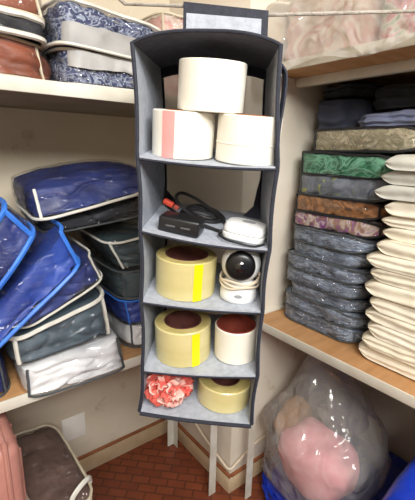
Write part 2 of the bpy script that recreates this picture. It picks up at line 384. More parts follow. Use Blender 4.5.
def bag(name, label, cat, quilt, piping, quad, D, group=None, seed=1, film=None, edges=('top', 'bottom', 'vr', 'vl'), pr=.004, n=(44, 24, 18),
        folds=0, fold_amp=.006, ins=.006, film_on=True, inner='quilt', band=None, crease=1.0, **kw):
    f = soft(*quad, D, seed=seed, **kw)
    lo = V(quad[0]) * .5 + V(quad[1]) * .5 + V(D) * .5
    t = thing(name, label, cat, lo, group)
    mid = f(.5, .5, .5)
    if film_on:
        def g(u, v, w):
            p = f(u, v, w, ins)
            if folds: p = p + f.ev * (fold_amp * (.6 + .4 * math.sin(w * folds * 2 * PI + 2 * math.sin(u * 5 + seed))) * (1 if v < .5 else -1) * (1 - (2 * w - 1) ** 8))
            q = p * 11; q = V((q.x, q.y * 1.4, q.z * 2)) + mnoise.noise_vector(p * 6) * .6 + V((seed * 2.7, 0, 0))
            cr_ = max(0, 1 - abs(mnoise.noise(q)) * 3.2) ** 3
            p = p + (mid - p).normalized() * (.009 * crease * cr_) + mnoise.noise_vector(p * 24 + V((seed, 0, 0))) * .002
            return p
        link(inner, hexa(g, n), quilt, t, ang=80)
        link('clear_cover', hexa(f, n), film or FILM, t, ang=80)
    else:
        def g(u, v, w):
            p = f(u, v, w)
            if folds: p = p + f.ev * (fold_amp * math.sin(w * folds * 2 * PI + 1.5 * math.sin(u * 4 + seed)) * (1 if v < .5 else -1) * (1 - (2 * w - 1) ** 8))
            return p
        link(inner, hexa(g, n), quilt, t, ang=80)
    if piping:
        bm = bmesh.new()
        for e in edges:
            pts, cl = edge_path(f, e)
            tube(bm, pts, pr, 6, cl)
        link('piping', bm, piping, t)
    if band:
        w0, w1 = band
        bm = bmesh.new()
        grid(bm, lambda a, b: f(a, 0, w0 + (w1 - w0) * b) - f.ev * .004, 40, 6, lambda a, b: f.ev * .003)
        link('fabric_band', bm, BAND, t, ang=80)
    return t
def qy(Y, *xz): return [V((x, Y, z)) for x, z in xz]
def at(m, *p): return m @ V(p)

# ------------------------------------------------------------------ the room
YB, XC, YC, XR = 1.54, .97, 1.04, 1.75      # back wall, side of the niche, wall beside the right shelves, right wall
XL, YF, ZC = -1.3, -1.6, 2.7
struct('floor', box(bmesh.new(), (XL - .1, YF, -.06), (XR + .1, YB + .1, 0)), TILE)
struct('wall_back', box(bmesh.new(), (XL - .1, YB, 0), (XC, YB + .1, ZC)), WALL)
struct('wall_niche', box(bmesh.new(), (XC, YC, 0), (XR + .1, YB + .1, ZC), .004), WALL2)
struct('wall_right', box(bmesh.new(), (XR, YF, 0), (XR + .1, YC, ZC)), WALL2)
struct('wall_left', box(bmesh.new(), (XL - .1, YF, 0), (XL, YB, ZC)), WALL)
struct('ceiling', box(bmesh.new(), (XL - .1, YF, ZC), (XR + .1, YB + .1, ZC + .06)), CEIL)
for nm, lo, hi in (('baseboard_back', (XL, YB - .012, 0), (XC - .012, YB, .085)), ('baseboard_niche', (XC - .012, YC - .012, 0), (XC, YB, .085)),
                   ('baseboard_right', (XC, YC - .012, 0), (XR, YC, .085))):
    b = struct(nm, box(bmesh.new(), lo, hi, .003), SKIRT)
    l2 = (lo[0] + (.001 if nm != 'baseboard_niche' else -.002), lo[1] - (.002 if nm != 'baseboard_niche' else 0), .085); h2 = (hi[0], hi[1], .097)
    c = link('grout_line', box(bmesh.new(), l2, h2, .002), SKIRTLINE, b)
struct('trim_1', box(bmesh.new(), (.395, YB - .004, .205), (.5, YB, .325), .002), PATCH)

# ------------------------------------------------------------------ shelves
def shelf(name, label, lo, hi, front, legs=(), rail=None, dark=False):
    t = thing(name, label, 'shelf', ((lo[0] + hi[0]) / 2, (lo[1] + hi[1]) / 2, lo[2]))
    link('board', box(bmesh.new(), lo, hi, .002), WOOD, t)
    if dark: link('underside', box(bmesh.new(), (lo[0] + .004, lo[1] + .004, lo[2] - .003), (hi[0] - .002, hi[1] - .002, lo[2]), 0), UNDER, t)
    x0, y0, z0 = lo; x1, y1, z1 = hi
    if front == 'y': link('edge_trim', box(bmesh.new(), (x0, y0 - .006, z0 - .008), (x1, y0, z1 + .002), .002), TRIM, t)
    else: link('edge_trim', box(bmesh.new(), (x0 - .006, y0, z0 - .008), (x0, y1, z1 + .002), .002), TRIM, t)
    for (lx, ly, rx, ry) in legs:
        bm = bmesh.new()
        box(bm, (min(lx, lx + rx), ly - .002, 0), (max(lx, lx + rx), ly + .002, z0), 0)
        box(bm, (lx - .002, min(ly, ly + ry), 0), (lx + .002, max(ly, ly + ry), z0), 0)
        link('leg', bm, STEEL, t)
    if rail: link('rail', box(bmesh.new(), *rail, .002), TRIM, t)
    return t
ZL, ZU, ZR, ZQ = .826, 1.665, .84, 1.803
shelf('wall_shelf', 'lower left shelf board with white front edge carrying the pile of bagged quilts', (XL, 1.056, ZL - .024), (XC, YB, ZL), 'y',
      [(.915, 1.075, -.036, .036), (.925, 1.44, -.036, -.036)])
shelf('wall_shelf', 'upper left shelf board with white front edge under the rust and floral bags', (XL, 1.056, ZU - .024), (XC, YB, ZU), 'y', dark=True)
rs = shelf('wall_shelf', 'lower right tan shelf board with white front edge under the stacks of folded cloth', (1.056, YF + .2, ZR - .024), (XR, YC, ZR), 'x',
           [(1.035, .965, -.036, .036)])
link('end_trim', box(bmesh.new(), (1.056, YC - .012, ZR), (XR, YC - .001, ZR + .014), .002), TRIM, rs)
shelf('wall_shelf', 'upper right shelf board with wooden underside below the film wrapped pink bundles', (1.056, YF + .2, ZQ - .02), (XR, YC, ZQ), 'x',
      rail=((1.22, YF + .2, ZQ - .05), (1.25, YC - .002, ZQ - .02)))

# white cable along the foot of the corner
bm = bmesh.new()
tube(bm, spline([ony(166, 421, YB - .016), (XC - .014, 1.46, .275), (XC - .014, 1.36, .24), (XC - .014, 1.22, .18), (XC - .014, 1.1, .145), (XC - .012, YC - .006, .135),
                 (1.0, YC - .012, .15), (1.06, YC - .010, .175), (1.14, YC - .010, .2), (1.3, YC - .010, .21)], 8), .006, 8)
tag(link('cable', bm, CREAMC), 'white cable running round the wall corner behind the shelf legs', 'cable')

# ------------------------------------------------------------------ left lower shelf: bagged quilts
GL = 'bagged quilts heaped on the lower left shelf'
bag('quilt_bag', 'white quilt in a clear bag with dark grey edge, lowest at the shelf front', 'bag', WHITEQ, PIPEG,
    [ony(25, 402, 1.03), ony(131, 367, 1.03), ony(124, 339, 1.03), ony(22, 375, 1.03)], (.02, .4, 0), GL, 3, bt=.02, bf=.003, folds=2, nz=.009, edges=('bottom', 'vr', 'vl'))
bag('quilt_bag', 'slate grey quilt in clear bag with thick white top piping, on the white quilt', 'bag', TEAL, PIPEW,
    [ony(14, 370, 1.025), ony(116, 333, 1.025), ony(110, 296, 1.025), ony(8, 345, 1.025)], (.0, .4, .015), GL, 4, bt=.012, bf=.003, pr=.0065, folds=2, edges=('top', 'vr', 'vl'))
bag('quilt_bag', 'dark blue quilt in clear bag with pale piping, lying on the slate grey bag', 'bag', BLUE2, PIPEW,
    [ony(20, 335, 1.025), ony(108, 277, 1.025), ony(96, 254, 1.025), ony(13, 329, 1.025)], (.0, .38, .01), GL, 5, bt=.006, bf=.003, pr=.0035, film=FILMC, edges=('bottom', 'vr', 'right'))
bag('quilt_bag', 'royal blue quilt bag with bright blue piping, leaning over the pale piped bag', 'bag', BLUE, PIPEB,
    qy(.995, (.03, .945), (.352, 1.205), (.312, 1.300), (.0, 1.0)), (0, .40, .0), GL, 6, bt=.006, bf=.003, pr=.006, folds=1, edges=('bottom', 'right'))
bag('quilt_bag', 'blue quilt bag with bright blue piping at the left picture edge, steepest of the heap', 'bag', BLUE2, PIPEB,
    qy(.985, (-.13, .845), (.238, 1.303), (.180, 1.372), (-.2, .90)), (0, .40, .0), GL, 7, bt=.02, bf=.003, pr=.0065, film=FILMC, edges=('bottom', 'right', 'top'))
bag('quilt_bag', 'dark blue bagged quilt low at the left picture edge, beside the white quilt', 'bag', BLUE2, PIPEG,
    qy(1.075, (-.06, .83), (.155, .83), (.145, .965), (-.05, .92)), (0, .38, 0), GL, 8, bt=.01, bf=.003)
bag('quilt_bag', 'large navy quilt in clear bag with white piping, on top of the heap', 'bag', NAVY, PIPEW,
    [ony(36, 223, 1.06), ony(150, 191, 1.06), ony(148, 170, 1.10), ony(28, 192, 1.10)], (.012, .32, .025), GL, 9, bt=.035, bf=.003, pr=.0045, folds=1, edges=('bottom', 'vl'), n=(56, 30, 18))
bag('quilt_bag', 'flat black bagged quilt with pale piping, squeezed under the large navy one', 'bag', BLACKQ, PIPEG,
    [ony(45, 236, 1.09), ony(150, 214, 1.09), ony(148, 199, 1.09), ony(41, 226, 1.09)], (0, .32, .04), GL, 10, bt=.0, bf=.003, pr=.003, edges=('bottom',))
bag('quilt_bag', 'black and teal quilt bag with white piping, topmost of the stack behind the organizer', 'bag', DTEAL, PIPEW,
    qy(1.09, (.50, 1.125), (.76, 1.135), (.75, 1.245), (.455, 1.215)), (-.0, .36, .03), GL, 11, bt=.02, bf=.003, pr=.004, edges=('top', 'vl'))
bag('quilt_bag', 'dark slate quilt bag, second from the top of the stack behind the organizer', 'bag', DTEAL, PIPEG,
    qy(1.09, (.505, 1.02), (.76, 1.02), (.76, 1.12), (.495, 1.115)), (0, .38, 0), GL, 12, bt=.004, bf=.003, film=FILMC)
bag('quilt_bag', 'blue quilt bag with blue piping, third from the top of the stack behind the organizer', 'bag', BLUE, PIPEB,
    qy(1.09, (.515, .925), (.76, .925), (.76, 1.012), (.5, 1.012)), (0, .38, 0), GL, 13, bt=.004, bf=.003, edges=('top', 'vl'), pr=.003)
bag('quilt_bag', 'white quilt bag with grey piping at the bottom of the stack behind the organizer', 'bag', WHITEQ, PIPEG,
    qy(1.1, (.53, .83), (.76, .83), (.76, .918), (.525, .918)), (0, .38, 0), GL, 14, bt=.004, bf=.003)

# ------------------------------------------------------------------ upper left shelf
GU = 'bagged bedding on the upper left shelf'
bag('bedding_bag', 'rust brown quilt in a crinkled clear bag, front left on the upper left shelf', 'bag', RUST, PIPEC,
    qy(1.075, (-.2, 1.669), (.345, 1.669), (.325, 1.752), (-.2, 1.765)), (0, .4, 0), GU, 21, bt=.004, bf=.012, rnd=.03, nz=.009, folds=1, film=FILMC, pr=.004, edges=('top', 'bottom', 'vr'), be=.02)
bag('bedding_bag', 'dark bedding bag with a broad white top seam, lying on the rust brown quilt', 'bag', BLACKQ, PIPEW,
    qy(1.055, (-.2, 1.772), (.325, 1.762), (.325, 1.802), (-.2, 1.806)), (0, .4, 0), GU, 22, nz=.014, nf=7, bt=.002, bf=.003, pr=.007, edges=('top', 'bottom'))
bag('bedding_bag', 'upper rust bedding bag above the broad white seam at the top left picture corner', 'bag', RUST, PIPEC,
    qy(1.06, (-.2, 1.813), (.325, 1.811), (.32, 1.88), (-.2, 1.88)), (0, .38, 0), GU, 23, nz=.014, nf=7, bt=.01, bf=.003, film=FILMC)
bag('bedding_bag', 'blue floral bedding with a grey band, lower of the two floral bags', 'bag', BLUEPAT, PIPEW,
    qy(1.065, (.345, 1.669), (.66, 1.669), (.66, 1.735), (.35, 1.755)), (0, .4, 0), GU, 24, nz=.014, nf=7, bt=.004, bf=.003, film=FILMC, band=(.5, .98), edges=('bottom', 'top'))
bag('bedding_bag', 'blue floral bedding with a broad pale band, upper of the two floral bags', 'bag', BLUEPAT, PIPEW,
    qy(1.05, (.335, 1.764), (.66, 1.745), (.66, 1.84), (.345, 1.865)), (0, .4, 0), GU, 25, nz=.014, nf=7, bt=.01, bf=.003, film=FILMC, band=(.02, .45), edges=('bottom', 'top'), pr=.005)
bag('bedding_bag', 'pinkish red bedding in clear film behind the organizer strap', 'bag', PINKC, PIPEC,
    qy(1.12, (.675, 1.669), (.955, 1.669), (.955, 1.92), (.68, 1.92)), (0, .36, 0), GU, 26, nz=.014, nf=7, bt=.02, bf=.003, folds=3, film=FILMC)

# ------------------------------------------------------------------ right lower shelf, folded packs with dark piping
def qx(X0, y0, y1, zl0, zr0, zr1, zl1, dx=0): return [V((X0, y0, zl0)), V((X0 + dx, y1, zr0)), V((X0 + dx, y1, zr1)), V((X0, y0, zl1))]
GA = 'packed printed cloths stacked on the lower right shelf'
rnd = random.Random(4)
z = ZR + .006
ord_ = ['bottom one, on the board', 'second from the board', 'third from the board', 'fourth from the board', 'fifth from the board', 'sixth from the board', 'topmost of its colour']
HB = .0555
for i in range(7):
    tilt = .004 * math.sin(i * 1.7)
    y0 = 1.0 - rnd.uniform(0, .025); y1 = .64 + rnd.uniform(-.012, .012)
    X0 = 1.165 + rnd.uniform(-.008, .012)
    bag('cloth_pack', 'blue grey printed cloth pack beside the cream stack, ' + ord_[i], 'cloth pack', DENIM, PIPEG,
        qx(X0, y0, y1, z, z + tilt * 0, z + HB - .002, z + HB - .002), (.36, 0, 0), GA, 30 + i, bt=.003, bf=.004, be=.006, nz=.011, nf=9, folds=1, fold_amp=.004, ins=.003,
        film=FILMC, pr=.0028, edges=(('bottom', 'top') if i else ('bottom', 'right')), pinch=.35, rnd=.02, n=(30, 12, 8))
    z += HB
spec = [('purple floral printed cloth pack with black piping, just above the blue grey packs', FLORAL, PIPEK, .058, 1.0, .60, 1.185),
        ('orange brown printed cloth pack with black piping, under the grey and yellow one', ORANGEP, PIPEK, .066, .995, .61, 1.185),
        ('grey and yellow printed cloth pack, under the green one', GREYY, PIPEG, .076, .985, .575, 1.19),
        ('green printed cloth pack with thick black piping', GREENP, PIPEK, .082, .985, .575, 1.19),
        ('beige printed cloth pack with black piping, topmost of the piped packs', BEIGEP, PIPEK, .078, .95, .52, 1.21)]
for i, (lb, m, pm, h, y0, y1, X0) in enumerate(spec):
    dz = (-.012 if i in (3,) else 0)
    bag('cloth_pack', lb, 'cloth pack', m, pm, qx(X0, y0, y1, z, z + dz * .5, z + h - .003 + dz, z + h - .003), (.36, 0, 0), GA, 40 + i, bt=.004, bf=.006, be=.006, nz=.007, nf=11, folds=1,
        fold_amp=.003, ins=.003, film=FILM2 if i == 4 else FILM, pr=.0042 if pm is PIPEK else .003, edges=('bottom', 'top', 'vr', 'vl'), pinch=.4, rnd=.02, n=(30, 12, 8))
    z += h
# cream packs in front of them
GB = 'cream cloth packs stacked on the lower right shelf'
words = ['lowest', 'second', 'third', 'fourth', 'fifth', 'sixth', 'seventh', 'eighth', 'ninth', 'tenth', 'eleventh', 'twelfth', 'thirteenth']
zb = ZR + .006
nB = 15
for i in range(nB):
    top = i >= nB - 3
    HC = (.664 - (zb - ZR - .006)) / (nB - i) * rnd.uniform(.8, 1.2) if i < nB - 1 else .664 - (zb - ZR - .006)
    y0 = .60 + rnd.uniform(-.022, .016); X0 = 1.128 + rnd.uniform(-.010, .010)
    if i == 0: lb = 'cream cloth pack lying directly on the board, lowest of the cream stack'
    elif top: lb = ['pale grey cloth pack in film, topmost of the cream stack', 'pale grey cloth pack second from the top of the cream stack', 'pale grey cloth pack, third from the top of the cream stack'][nB - 1 - i]
    else: lb = 'flat cream cloth pack, %s from the board in the cream stack' % words[i]
    tl = rnd.uniform(-.006, .006)
    t = bag('cream_pack', lb, 'cloth pack', PALEG if top else CREAM, None,
            [V((X0, .12, zb)), V((X0 + rnd.uniform(-.01, .01), y0, zb + .002)), V((X0, y0, zb + HC - .001)), V((X0, .12, zb + HC + .001))], (.36, 0, 0), GB, 60 + i, bt=.002, bf=.002, be=.020, nz=.006, nf=8,
            folds=rnd.choice((1, 1, 2)), fold_amp=.003, film_on=False, inner='folded_cloth', pinch=.88, pst=.91, rnd=.003, n=(50, 12, 10))
    zb += HC
# dark clothes at the back of the right shelf
GD = 'dark folded garments on top of the cloth packs'
def garment(label, m, quad, D, seed, **k):
    a = dict(bt=.012, bf=.010, be=.012, nz=.012, nf=9, folds=2, fold_amp=.006, film_on=False, inner='folded_cloth', rnd=.03); a.update(k)
    return bag('folded_garment', label, 'garment', m, None, quad, D, GD, seed, **a)
zt = z + .004
garment('slate blue folded garment lying on the beige printed pack', SLATE, qx(1.25, .80, .5, zt, zt, zt + .045, zt + .04), (.33, 0, 0), 80)
garment('dark navy folded garment against the pale wall, behind the slate blue one', NAVYC, qx(1.28, 1.005, .815, zt, zt, zt + .1, zt + .1), (.36, 0, 0), 81)
garment('black folded garment on the slate blue one, right under the upper shelf', BLACKC, qx(1.30, .78, .42, zt + .06, zt + .06, zt + .13, zt + .13), (.33, 0, 0), 82, bb=0)
garment('black folded garment on the navy one beside the pale wall', BLACKC, qx(1.30, 1.0, .80, zt + .115, zt + .115, zt + .155, zt + .155), (.34, 0, 0), 83, bt=.003)
garment('dark navy folded garments on the cream stack at the right picture edge', NAVYC, qx(1.17, .47, .16, zb + .002, zb + .002, zb + .1, zb + .1), (.36, 0, 0), 84)

# ------------------------------------------------------------------ upper right shelf: bundles under film
GR = 'cloth bundles on the upper right shelf'
bag('cloth_bundle', 'pink and red cloth bundle on the upper right shelf, beside the organizer', 'bundle', PINKC, None, qx(1.10, 1.02, .70, ZQ + .003, ZQ + .003, ZQ + .2, ZQ + .2), (.4, 0, 0), GR, 90, film_on=False, inner='folded_cloth', folds=3, nz=.012)
bag('cloth_bundle', 'green and pink printed bundle high on the upper right shelf', 'bundle', GREENC, None, qx(1.12, .685, .44, ZQ + .003, ZQ + .003, ZQ + .19, ZQ + .19), (.4, 0, 0), GR, 91, film_on=False, inner='folded_cloth', folds=3, nz=.012)
bag('cloth_bundle', 'pale pink cloth bundle on the upper right shelf at the right picture edge', 'bundle', PINKC, None, qx(1.10, .425, -.05, ZQ + .003, ZQ + .003, ZQ + .18, ZQ + .18), (.4, 0, 0), GR, 92, film_on=False, inner='folded_cloth', folds=3, nz=.012)
prof = spline([(1.48, 0, .232), (1.2, 0, .222), (1.09, 0, .20), (1.062, 0, .14), (1.048, 0, .07), (1.040, 0, .02), (1.034, 0, -.005), (1.032, 0, -.026)], 6)
def sheet(u, v):
    p = prof[min(len(prof) - 1, int(round(v * (len(prof) - 1))))]
    y = 1.032 - u * 1.15
    hang = -.075 * max(0, 1 - abs(u - .03) / .09) - .012 * math.sin(u * 23) * v
    px_ = p.x - .045 * max(0, 1 - u / .14) * min(1, v * 2)
    q = V((px_, y, ZQ + p.z + hang * max(0, v - .6) / .4))
    d = mnoise.noise(V((u * 14, v * 6, 3))) * .010 + mnoise.noise(V((u * 40, v * 9, 8))) * .005
    return q + V((-d - .004 if v > .3 else 0, 0, d if v < .5 else 0))
bm = bmesh.new(); grid(bm, sheet, 110, len(prof) - 1)
tag(link('plastic_sheet', bm, FILMW, ang=80), 'creased clear plastic sheet draped over the upper right shelf edge', 'plastic sheet')

# ------------------------------------------------------------------ hanging organizer
OY = R(3.2)
O0 = fh * .80
oex = rh * math.cos(OY) - fh * math.sin(OY); oeq = fh * math.cos(OY) + rh * math.sin(OY)
def porg(px, py, q=0):            # (a, z) in the organizer's upright plane at depth q
    p = on_plane(px, py, O0 + oeq * q, oeq); return (p - O0).dot(oex), p.z
def W(a, q, z): return O0 + oex * a + oeq * q + UP * z
levels_px = [((133, 42), (280, 44)), ((138, 156), (277, 167)), ((141, 229), (269, 249)), ((142, 300), (262, 311)), ((143, 369), (257, 375)), ((140, 411), (251, 424))]
TILT = [.05, .115, .09, .075, .075, .06]        # the panels sag towards the open front
LV = [(porg(*l), porg(*r)) for l, r in levels_px]
OD = .30
org = thing('hanging_organizer', 'grey five compartment hanging fabric organizer with dark navy edges', 'organizer', W(0, OD / 2, LV[-1][0][1]))
def side_a(s, z):       # inner face of a side at height z, bowing slightly in between shelves
    pts = [l[s] for l in LV]
    for i in range(5):
        (a0, z0), (a1, z1) = pts[i], pts[i + 1]
        if z <= z0 + 1e-6 and z >= z1 - 1e-6:
            t = (z0 - z) / (z0 - z1); return a0 + (a1 - a0) * t + (.004 if s == 0 else -.004) * math.sin(PI * t)
    return pts[0][0] if z > pts[0][1] else pts[-1][0]
def level(i, t, q=0):   # point on shelf level i (0 roof .. 5 floor), t across
    (a0, z0), (a1, z1) = LV[i]
    sag = 0
    if i == 0: sag = .022 * (1 - abs(2 * t - 1) ** 3.0) * (1 - .3 * q / OD)
    elif i == 2: sag = -.007 * math.sin(PI * t) * (1 - .6 * q / OD)
    elif i < 5: sag = -.005 * math.sin(PI * t)
    else: sag = -.004 * math.sin(PI * t)
    return W(a0 + (a1 - a0) * t, q, z0 + (z1 - z0) * t + sag + q * TILT[i])
for s in (0, 1):
    z0, z1 = LV[0][s][1], LV[5][s][1]
    def f(u, v, s=s, z0=z0, z1=z1):
        zz = z0 + (z1 - z0) * u
        return W(side_a(s, zz), v * OD, zz + v * OD * (TILT[0] + (TILT[5] - TILT[0]) * u))
    sg = -1 if s == 0 else 1
    bm = bmesh.new(); grid(bm, f, 50, 6, lambda u, v, sg=sg: oex * (.0035 * sg))
    sp = link('side_panel', bm, ORG, org, ang=30)
    bm = bmesh.new()
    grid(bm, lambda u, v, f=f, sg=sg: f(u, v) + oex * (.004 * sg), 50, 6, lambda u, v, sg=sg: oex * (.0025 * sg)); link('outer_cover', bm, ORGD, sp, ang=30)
    bm = bmesh.new()
    tube(bm, [f(i / 40, -.004) + oex * (.0015 * sg) for i in range(41)], .0040, 8)
    link('binding', bm, BIND, sp)
    bm = bmesh.new(); tube(bm, [f(i / 40, 1) - oex * (.002 * sg) - oeq * .003 for i in range(41)], .004, 6); link('binding', bm, BIND, sp)
names = ['roof_panel', 'shelf_panel', 'shelf_panel', 'shelf_panel', 'shelf_panel', 'bottom_panel']
for i in range(6):
    bm = bmesh.new(); dn = .004 if i else -.004
    grid(bm, lambda u, v, i=i: level(i, .004 + .992 * u, v * OD), 16, 6, lambda u, v, dn=dn: UP * -abs(dn))
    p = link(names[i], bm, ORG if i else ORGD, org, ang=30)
    bm = bmesh.new(); tube(bm, [level(i, u / 20, -.002) - UP * (.005 if i else .001) for u in range(21)], (.0034, .0034, .0034, .0034, .0034, .0048)[i], 8)
    link('binding', bm, BIND, p)
    if 0 < i < 5:
        bm = bmesh.new(); grid(bm, lambda u, v, i=i: level(i, .015 + .97 * u, -.004) + UP * (.0005 - .006 * v), 16, 1, lambda u, v: oeq * .004)
        link('front_hem', bm, ORG, p)
def back(u, v):
    i = min(4, int(v * 5)); t = v * 5 - i
    a = level(i, .012 + .976 * u, OD - .004); b = level(i + 1, .012 + .976 * u, OD - .004)
    return a * (1 - t) + b * t
bm = bmesh.new(); grid(bm, back, 8, 40, lambda u, v: oeq * .003); bp = link('back_panel', bm, BACKM, org, ang=30)
# dark loose corner flaps of the back panel in the second compartment and a dark hem under the roof
def tri(name, pts, th, m, parent):
    bm = bmesh.new(); pts = [V(p) for p in pts]
    A = [bm.verts.new(p) for p in pts]; B = [bm.verts.new(p - oeq * th) for p in pts]
    n = len(A); bm.faces.new(A); bm.faces.new(B[::-1])
    for k in range(n): bm.faces.new((A[k], A[(k + 1) % n], B[(k + 1) % n], B[k]))
    return link(name, bm, m, parent, smooth=False)
zA = LV[2][1][1]
aR = LV[2][1][0]; aL = LV[2][0][0]
tri('corner_flap', [W(aR - .005, OD - .006, zA + .13), W(aR - .012, OD - .006, zA + .10), W(aR - .022, OD - .03, zA + .055), W(aR - .075, OD - .04, zA + .004), W(aR - .004, OD - .06, zA + .004)], .004, BIND, bp)
zB = LV[2][0][1]
tri('corner_flap', [W(aL + .006, OD - .006, zB + .06), W(aL + .015, OD - .008, zB + .05), W(aL + .06, OD - .03, zB + .003), W(aL + .005, OD - .08, zB + .003)], .004, BIND, bp)
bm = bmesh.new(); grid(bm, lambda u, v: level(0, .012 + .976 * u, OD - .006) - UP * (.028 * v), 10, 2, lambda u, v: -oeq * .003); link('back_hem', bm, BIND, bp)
# outer strap on the right side
aT = LV[0][1][0] + .006
bm = bmesh.new()
tube(bm, spline([W(aT, .03, LV[0][1][1] - .03), W(aT + .012, .035, LV[0][1][1] - .05), W(aT + .010, .03, LV[0][1][1] - .10), W(aT + .003, .02, LV[0][1][1] - .16), W(aT + .004, .012, LV[0][1][1] - .235)], 8), .004, 6, flat=2.2)
link('side_strap', bm, BIND, org)
# hanging strap folded over the rope
zr_ = [porg(184, 8, .15), porg(268, 17, .15)]
(a0, zt0), (a1, zt1) = zr_
def strap(u, v):
    a = a0 + (a1 - a0) * u; zt_ = zt0 + (zt1 - zt0) * u + .008
    zb_ = LV[0][0][1] + .026
    t = v * 2 - 1
    if abs(t) < .12: return W(a, .15 + .008 * math.sin(t / .12 * PI / 2), zt_ + .004 * math.cos(t / .12 * PI / 2))
    s = (abs(t) - .12) / .88
    return W(a, .15 + math.copysign(.008 + .012 * s, t), zt_ + (zb_ - zt_) * s)
bm = bmesh.new(); grid(bm, strap, 14, 24, lambda u, v: oeq * (.002 if v > .5 else -.002)); st = link('hanging_strap', bm, BIND, org, ang=50)
bm = bmesh.new(); grid(bm, lambda u, v: strap(.04 + .88 * u, .33 - .32 * v) - oeq * .0035, 14, 6, lambda u, v: -oeq * .002); link('grip_patch', bm, ORG, st)

# rope it hangs from
rl, rr = W(a0, .15, zt0 + .004), W(a1, .15, zt1 + .004)
pl1 = ond(125, 4, 1.02); dl = (pl1 - rl)
left_end = rl + (pl1 - rl) * ((YB - rl.y) / (pl1.y - rl.y)); left_end.z = max(left_end.z, 2.35)
pr1 = ond(415, 11, .93); right_end = rr + (pr1 - rr) * 2.1
bm = bmesh.new(); tube(bm, [left_end, pl1, rl, (rl + rr) / 2, rr, rr * .9 + pr1 * .1, pr1, right_end], .0038, 8)
tag(link('rope', bm, ROPE), 'pale rope strung across the shelves, holding up the organizer strap', 'rope')

# ------------------------------------------------------------------ things in the organizer
def frame(i, px, py, q, rot=0):
    """matrix standing on shelf level i, centre under pixel px at depth q"""
    a, _ = porg(px, py, q)
    (al, zl), (ar, zr) = LV[i]; t = (a - al) / (ar - al)
    p = level(i, t, q) + UP * .0008
    ex = V(oex) * (ar - al) + UP * (zr - zl); ex.normalize(); qv = (oeq + UP * TILT[i]).normalized(); n = ex.cross(qv).normalized(); qv = n.cross(ex)
    m = Matrix((ex, qv, n)).transposed().to_4x4(); m.translation = p
    return m @ Matrix.Rotation(rot, 4, 'Z')
def roll(name, label, m, r, ri, h, body, core, topm=None, stripe=None, group=None, film_lines=False, base=0.0):
    t = thing(name, label, 'tape roll', m @ V((0, 0, base)), group)
    mm = m @ Matrix.Translation((0, 0, base))
    bm = bmesh.new(); e = .002
    lathe(bm, [(ri + .003, 0), (r - e, 0), (r, e), (r, h - e), (r - e, h), (ri + .003, h)], 64, mm, closed=True); link('tape', bm, body, t)
    bm = bmesh.new(); lathe(bm, [(ri, -.0002), (ri + .003, -.0002), (ri + .003, h + .001), (ri, h + .001)], 48, mm, closed=True); link('core', bm, core, t)
    if topm:
        bm = bmesh.new(); lathe(bm, [(ri + .0035, h), (r - .003, h), (r - .003, h + .0006), (ri + .0035, h + .0006)], 64, mm, closed=True); link('wound_side', bm, topm, t)
    if stripe:
        ang, wid, sm, z0, z1 = stripe
        bm = bmesh.new()
        grid(bm, lambda u, v: mm @ V(((r + .0004) * math.cos(ang + (u - .5) * wid), (r + .0004) * math.sin(ang + (u - .5) * wid), z0 + (z1 - z0) * v)), 8, 2,
             lambda u, v: (mm.to_3x3() @ V((math.cos(ang + (u - .5) * wid), math.sin(ang + (u - .5) * wid), 0))) * .0005)
        link('label_strip', bm, sm, t)
    return t, mm
GT = 'tape rolls in the organizer'
FRONT = -PI / 2
m2 = frame(1, 182.5, 158, .085); m3 = frame(1, 246, 163, .068)
h2 = .096
roll('tape_roll', 'white tape roll with a pink strip, lower left in the top compartment', m2, .0685, .038, h2, ROLLW, ROLLCORE, None, (FRONT - .36, .42, PINKL, .001, h2 - .001), GT)
t3, mm3 = roll('tape_roll', 'white tape roll at the lower right of the top compartment, plain', m3, .0685, .038, h2, ROLLW, ROLLCORE, None, None, GT)
bm = bmesh.new(); lathe(bm, [(.0687, .038), (.0694, .0385), (.0694, .041), (.0687, .0415)], 64, mm3, closed=True); link('tape_end', bm, ROLLW, t3)
a_, z_ = porg(210, 114, .075)
zt_ = max((m2 @ V((0, 0, h2)))[2], (m3 @ V((0, 0, h2)))[2])
m1 = Matrix.Translation(W(a_, .078, (m2 @ V((0, 0, h2)))[2] * .5 + (m3 @ V((0, 0, h2)))[2] * .5 + .0035)) @ m2.to_3x3().to_4x4()
roll('tape_roll', 'white tape roll sitting on top of the two other white rolls', m1, .0715, .038, .098, ROLLW, ROLLCORE, None, None, GT)

# second compartment: adapter, plug, cable, white puck
ma = frame(2, 181, 235, .042, R(-8))
ad = thing('power_adapter', 'flat black power adapter with ports in the second compartment', 'adapter', ma.translation)
link('body', box(bmesh.new(), (-.047, -.03, .0), (.047, .03, .036), .006, ma, 3), BLACKP, ad)
for k in (-.018, .016):
    link('port', box(bmesh.new(), (k - .011, -.0308, .015), (k + .011, -.0296, .019), .001, ma), PORT, ad)
mpz = ma @ Matrix.Translation((-.048, .045, .048)) @ Matrix.Rotation(R(20), 4, 'Y')
pg = thing('plug', 'orange red cable plug lying behind the black adapter', 'plug', mpz.translation)
bm = bmesh.new(); box(bm, (-.014, -.008, -.006), (.012, .008, .006), .003, mpz); link('housing', bm, ORANGE, pg)
bm = bmesh.new(); box(bm, (.014, -.006, -.005), (.026, .006, .005), .002, mpz); link('strain_relief', bm, REDCORE, pg)
mc = frame(2, 205, 225, .12)
def cp(x, y, q): 
    a, zz = porg(x, y, q); return W(a, q, max(zz, level(2, (a - LV[2][0][0]) / (LV[2][1][0] - LV[2][0][0]), q).z + .005))
bm = bmesh.new()
